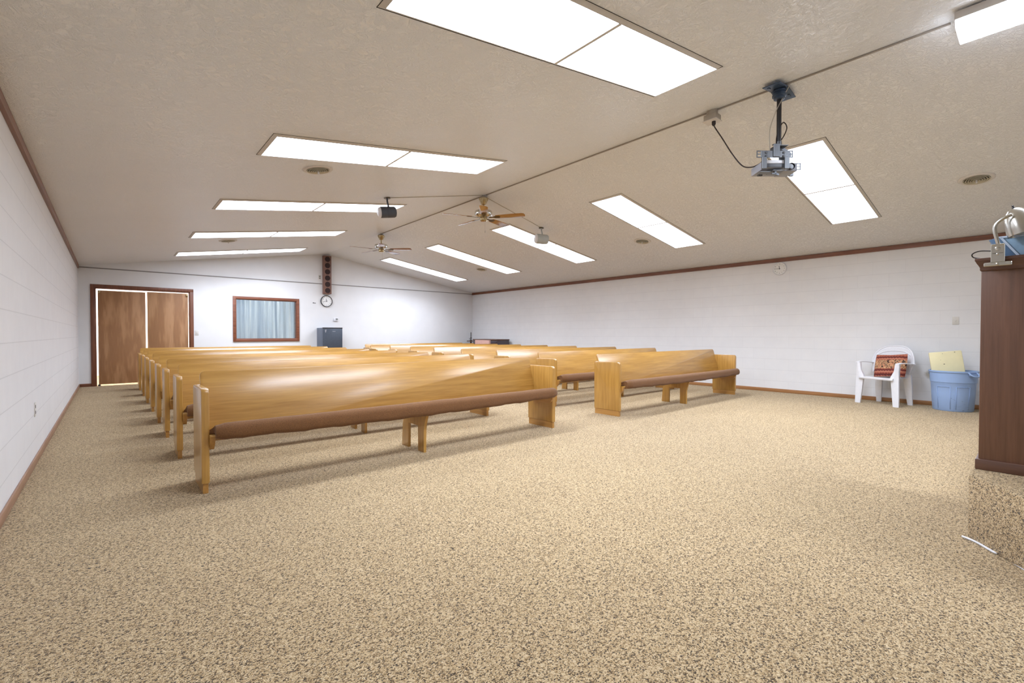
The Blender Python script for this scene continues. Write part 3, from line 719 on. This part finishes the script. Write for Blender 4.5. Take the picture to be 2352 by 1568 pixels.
# ------------------------------------------------------------------ plastic armchair (faces local -Y)
ch = thing('plastic_armchair', 'white plastic monobloc armchair with round back against the right wall', 'chair', (8.975, 1.585, 0), radians(-110.5))
ss = MB(); Ns = 10
def seat_pt(u, v):
    w = .235-.03*v; return (u*w, -.235+.44*v, .418-.018*math.sin(v*pi)*(1-u*u)-.012*v)
grid = [[ss.bm.verts.new(seat_pt(-1+2*i/Ns, j/8)) for i in range(Ns+1)] for j in range(9)]
for j in range(8):
    for i in range(Ns): ss.bm.faces.new((grid[j][i], grid[j][i+1], grid[j+1][i+1], grid[j+1][i]))
fl = [ss.bm.verts.new((p.co.x, p.co.y-.012, p.co.z-.035)) for p in grid[0]]
for i in range(Ns): ss.bm.faces.new((fl[i], fl[i+1], grid[0][i+1], grid[0][i]))
so = ss.build('seat', 'white_plastic', ch); m_ = so.modifiers.new('thickness', 'SOLIDIFY'); m_.thickness = .006
# back: rounded shell wrapping into the arms
def shell(u, v):      # u -1..1 around, v 0..1 up
    a = u*radians(66); w = .285*sin(a)/sin(radians(66))
    top = .62+.27*max(0, 1-(abs(u)/1.0)**2.3)**.62
    z = .47+(top-.47)*v
    y = .19+.035*v-.13*(1-cos(a))+.05*(z-.45)
    return (w*(1.0-.10*(1-v)*(abs(u))), y, z)
sh = MB(); Nu, Nv = 28, 12
G = [[sh.bm.verts.new(shell(-1+2*i/Nu, j/Nv)) for i in range(Nu+1)] for j in range(Nv+1)]
for j in range(Nv):
    for i in range(Nu):
        u = -1+2*(i+.5)/Nu; v = (j+.5)/Nv
        sh.bm.faces.new((G[j][i], G[j][i+1], G[j+1][i+1], G[j+1][i]))
bo = sh.build('backrest', 'white_plastic', ch); m_ = bo.modifiers.new('thickness', 'SOLIDIFY'); m_.thickness = .007
rim = [shell(-1+2*i/40, 1.0) for i in range(41)]
MB().tube(rim, .012, 8).build('back_rim', 'white_plastic', bo)
inner = [Vector(shell(-.72+1.44*i/30, .82))+Vector((0,-.008,0)) for i in range(31)]
MB().tube(inner, .006, 6).build('back_rib', 'white_plastic', bo)
for sx in (-1, 1):
    e = shell(sx, 1.0)
    path = smooth_path([e, (sx*.285, .02, .632), (sx*.285, -.14, .640), (sx*.278, -.215, .632)], 6)
    secs = []
    for p in path: secs.append([(p.x-.026, p.y, p.z-.006), (p.x+.026, p.y, p.z-.006), (p.x+.028, p.y, p.z+.004), (p.x+.018, p.y, p.z+.009), (p.x-.018, p.y, p.z+.009), (p.x-.028, p.y, p.z+.004)])
    MB().loft(secs).build('arm', 'white_plastic', ch)
    def leg(pts, w0, w1, d):
        secs = []
        for k, p in enumerate(pts):
            w = w0[k]; q = d*(.7+.3*(1-k/(len(pts)-1)))
            secs.append([(p[0]-w/2, p[1], p[2]), (p[0], p[1]-q*.35, p[2]), (p[0]+w/2, p[1], p[2]), (p[0]+w/2-.006, p[1]+q, p[2]), (p[0], p[1]+q*.5, p[2]), (p[0]-w/2+.006, p[1]+q, p[2])])
        return MB().loft(secs)
    leg([(sx*.272,-.205,.634), (sx*.262,-.210,.52), (sx*.240,-.210,.43), (sx*.245,-.212,.36), (sx*.255,-.216,.2), (sx*.266,-.222,0)], (.056,.064,.112,.104,.094,.076), 0, .045).build('front_leg', 'white_plastic', ch)
    leg([(sx*.195,.15,.46), (sx*.205,.172,.25), (sx*.216,.20,0)], (.11,.095,.065), 0, .04).build('rear_leg', 'white_plastic', ch)
# pillow standing on the seat, leaning against the back
pw = MB(); Np = 16; Aq = {}
for sgn in (-1, 1):
    for i in range(Np+1):
        for j in range(Np+1):
            u, v = -1+2*i/Np, -1+2*j/Np
            th_ = .055*((1-u**4)*(1-v**4))**.55
            px, pz = .22*u*(1-.05*(1-v*v)*0-.04*(v*v)), .178*v*(1-.05*(1-u*u)*0+.0)*(1-.05*(1-abs(u)))
            key = (sgn if abs(u) < 1 and abs(v) < 1 else 0, i, j)
            if key not in Aq: Aq[key] = pw.bm.verts.new((px, sgn*th_, pz))
def gk(s_, i, j): return Aq[(s_ if 0 < i < Np and 0 < j < Np else 0, i, j)]
for s_ in (-1, 1):
    for i in range(Np):
        for j in range(Np): pw.bm.faces.new((gk(s_,i,j), gk(s_,i+1,j), gk(s_,i+1,j+1), gk(s_,i,j+1)))
po = tag(pw.build('pillow', 'pillow'), 'rust red woven pillow with tan pattern on the white plastic armchair', 'pillow')
Mch = Matrix.Translation(ch.location) @ Matrix.Rotation(ch.rotation_euler.z, 4, 'Z')
po.matrix_world = Mch @ Matrix.Translation((.045, .03, .592)) @ Matrix.Rotation(radians(-4), 4, 'Y') @ Matrix.Rotation(radians(-17), 4, 'X')

# ------------------------------------------------------------------ blue bin and cream board
bn = thing('trash_bin', 'scuffed light blue plastic bin by the right wall beside the lectern', 'bin', (9.0, .835, 0), radians(0))
def oval(rx, ry, z, n=40): return [(rx*cos(2*pi*k/n), ry*sin(2*pi*k/n), z) for k in range(n)]
bs = MB()
prof = [(.208,0),(.216,.012),(.230,.25),(.237,.385),(.2385,.388),(.2385,.392),(.245,.40),(.252,.53),(.262,.538),(.263,.556),(.254,.560),(.246,.53),(.232,.40),(.20,.02)]
bs.loft([oval(r, r, z) for r, z in prof])
bs.build('tub', 'bin', bn)
bp = MB()
for a in (radians(212), radians(160)):
    M = Matrix.Rotation(a, 4, 'Z')
    for k in range(1): 
        for (u0, u1, z0, z1) in ((-.075, .075, .335, .341), (-.077, -.071, .03, .341), (.071, .077, .03, .341)):
            pts = []
            n = 8
            A_ = []
            for q in range(n):
                uu0 = u0+(u1-u0)*q/n; uu1 = u0+(u1-u0)*(q+1)/n
                for (ua, ub) in ((uu0, uu1),):
                    vs = []
                    for (uu, zz) in ((ua, z0), (ub, z0), (ub, z1), (ua, z1)):
                        r = .211+.026*zz/.385+.004; an = uu/.23
                        vs.append(bp.bm.verts.new(M @ Vector((r*cos(an), r*sin(an), zz))))
                    bp.bm.faces.new(vs)
pb = bp.build('embossed_panels', 'bin', bn); m_ = pb.modifiers.new('thickness', 'SOLIDIFY'); m_.thickness = .004; m_.offset = 0
for a in (radians(-126), radians(54)):
    M = Matrix.Rotation(a, 4, 'Z')
    MB().tube(smooth_path([(.255,-.06,.545),(.285,-.058,.515),(.312,-.03,.495),(.312,.03,.495),(.285,.058,.515),(.255,.06,.545)], 4), .009, 8, M=M).prism([(.25,-.05),(.275,-.045),(.275,.045),(.25,.05)], 2, .50, .53, M=M).build('handle', 'bin', bn)
cbm = MB().box(-.175, .175, -.022, .022, -.20, .22, .012).build('foam_board', 'cream')
tag(cbm, 'cream foam block standing up out of the blue bin', 'foam block')
cbm.matrix_world = Matrix.Translation((9.02, .90, .605)) @ Matrix.Rotation(radians(-76), 4, 'Z') @ Matrix.Rotation(radians(-7), 4, 'Y') @ Matrix.Rotation(radians(-8), 4, 'X')
sk = MB()
for (x, z, r) in ((-.03, .04, .007), (-.03,.19,.004), (.10,.20,.006), (-.06,.10,.003)): sk.box(x-r, x+r, -.0235, -.0215, z-r*.6, z+r*.6)
sk.build('dent_marks', 'slot', cbm)

# ------------------------------------------------------------------ platform, lectern and what is on it
PZ = .332
pf = MB().prism([(3.40,.25),(2.45,-.41),(2.45,YF),(XR,YF),(XR,.25)], 2, 0, PZ, .012)
struct(pf.build('floor_platform', 'carpet', smooth=True))
lc = thing('lectern', 'tall dark brown wooden lectern with moulded top on the carpeted platform', 'lectern', (3.575, -.14, PZ))
LX, LY0, LY1 = .62, -.40, .378
MB().box(.012, LX-.012, LY0+.012, LY1-.010, .05, 1.09, .003).build('body', 'dark_wood', lc)
MB().box(0, LX, LY0, LY1+.003, 0, .058, .006).build('base_moulding', 'dark_wood_x', lc)
tp = MB()
tp.loft([[(-o+.008, LY0-o+.008, z), (LX+o-.008, LY0-o+.008, z), (LX+o-.008, LY1+o-.008, z), (-o+.008, LY1+o-.008, z)] for o, z in ((0,1.082),(.003,1.086),(.003,1.098),(.008,1.110),(.016,1.124),(.019,1.134),(.022,1.136),(.022,1.148),(.020,1.150))])
tp.build('top_moulding', 'dark_wood_x', lc)
TZ = PZ+1.150
# clamp lamp
cl = thing('clamp_lamp', 'silver clamp lamp with domed shade gripping the lectern top edge', 'lamp', (3.575, .165, TZ))
k_ = MB().box(-.030, -.020, -.026, .026, -.030, .066, .002, seg=1).box(-.034, -.018, -.024, .024, .058, .066, .002, seg=1).box(-.032, -.017, -.052, .052, -.050, -.030, .003, seg=1).box(-.030, .03, -.022, .022, .014, .020, .002, seg=1).box(-.020, .025, -.020, .020, .001, .008, .002, seg=1)
for (yy, zz, rr) in ((0,.042,.011),(0,.012,.006),(0,-.040,.007)): k_.lathe([(rr,0),(rr,.003),(rr*.5,.005)], seg=14, M=Matrix.Translation((-.030 if zz > -.03 else -.032, yy, zz)) @ Matrix.Rotation(radians(-90), 4, 'Y'))
k_.build('clamp', 'nickel', cl)
arm = smooth_path([(-.024,-.004,.058), (-.024,.004,.09), (-.024,.012,.135), (-.024,.010,.168), (-.026,-.008,.190), (-.028,-.030,.203), (-.026,-.048,.210)], 6)
MB().tube(arm, .0085, 10).build('arm', 'nickel', cl)
Ms = Matrix.Translation((.030, -.072, .183)) @ Matrix.Rotation(radians(-16), 4, 'X') @ Matrix.Diagonal((.76, .76, .84, 1))
MB().lathe([(.082,-.085),(.080,-.05),(.073,0),(.058,.045),(.034,.075),(.012,.086),(.010,.086),(.030,.072),(.054,.043),(.069,0),(.077,-.05),(.080,-.085)], seg=36, M=Ms, cap=False).build('shade', 'nickel', cl)
MB().lathe([(.008,.085),(.008,.091),(.005,.096),(.006,.103),(.002,.106)], seg=16, M=Ms).build('finial', 'black', cl)
MB().lathe([(.012,.08),(.022,.04),(.026,-.005),(.018,-.03),(.004,-.04)], seg=20, M=Ms).build('bulb', 'clock_face', cl)
lw = smooth_path([(3.60,.235,TZ+.003), (3.57,.258,TZ+.008), (3.565,.262,TZ+.026), (3.575,.235,TZ+.040), (3.585,.19,TZ+.036), (3.585,.172,TZ+.033)], 6)
tag(MB().tube(lw, .003, 6).build('lamp_cord', 'rubber'), 'short black loop of lamp cord on the lectern top', 'cord')
# blue box file leaning on the lectern top
bf = thing('blue_binder', 'large light blue binder leaning on the lectern top behind the lamp', 'binder', (3.66, .06, TZ))
MB().prism([(.035,.003),(.105,.112),(-.20,.112),(-.20,.003)], 0, .0, .26, .002).build('pages_case', 'blue', bf)
MB().prism([(.038,.001),(.108,.116),(.145,.104),(.075,.001)], 0, -.01, .27, .003).build('spine_cover', 'blue_dark', bf)
MB().prism([(.110,.118),(-.20,.118),(-.20,.108),(.104,.108)], 0, -.008, .268, .002).build('top_rim', 'blue_pale', bf)
MB().prism([(.036,.001),(.106,.112),(.094,.112),(.024,.001)], 0, -.008, .0).build('side_rim', 'blue_pale', bf)
cp = smooth_path([(3.38,.27,.006), (3.34,.215,.006), (3.25,.148,.006), (3.245,.130,.006), (3.17,.08,.006), (3.09,.028,.006), (2.90,-.10,.006), (2.6,-.32,.006)], 6)
tag(MB().tube(cp, .0055, 8).build('floor_cable', 'white_plastic'), 'white cable lying on carpet along the platform edge', 'cable')

# ------------------------------------------------------------------ camera, world, view
F, YAW, PIT = 1062.5646, .7159, -.0157
cam = bpy.data.cameras.new('camera'); co = bpy.data.objects.new('camera', cam); COL.objects.link(co)
cam.sensor_width = 36; cam.sensor_fit = 'HORIZONTAL'; cam.lens = F/2352*36; cam.clip_start = .02
fw = Vector((sin(YAW)*cos(PIT), cos(YAW)*cos(PIT), sin(PIT))); rt = Vector((cos(YAW), -sin(YAW), 0)); up = rt.cross(fw)
co.matrix_world = Matrix(((rt.x, up.x, -fw.x, 0), (rt.y, up.y, -fw.y, 0), (rt.z, up.z, -fw.z, CAM_H), (0,0,0,1)))
SC.camera = co
w = bpy.data.worlds.new('world'); SC.world = w; w.use_nodes = True
w.node_tree.nodes['Background'].inputs[0].default_value = (.75,.82,.9,1); w.node_tree.nodes['Background'].inputs[1].default_value = .3
vs = SC.view_settings; vs.view_transform = 'Standard'; vs.look = 'None'; vs.exposure = .52; vs.gamma = 1; vs.use_curve_mapping = False
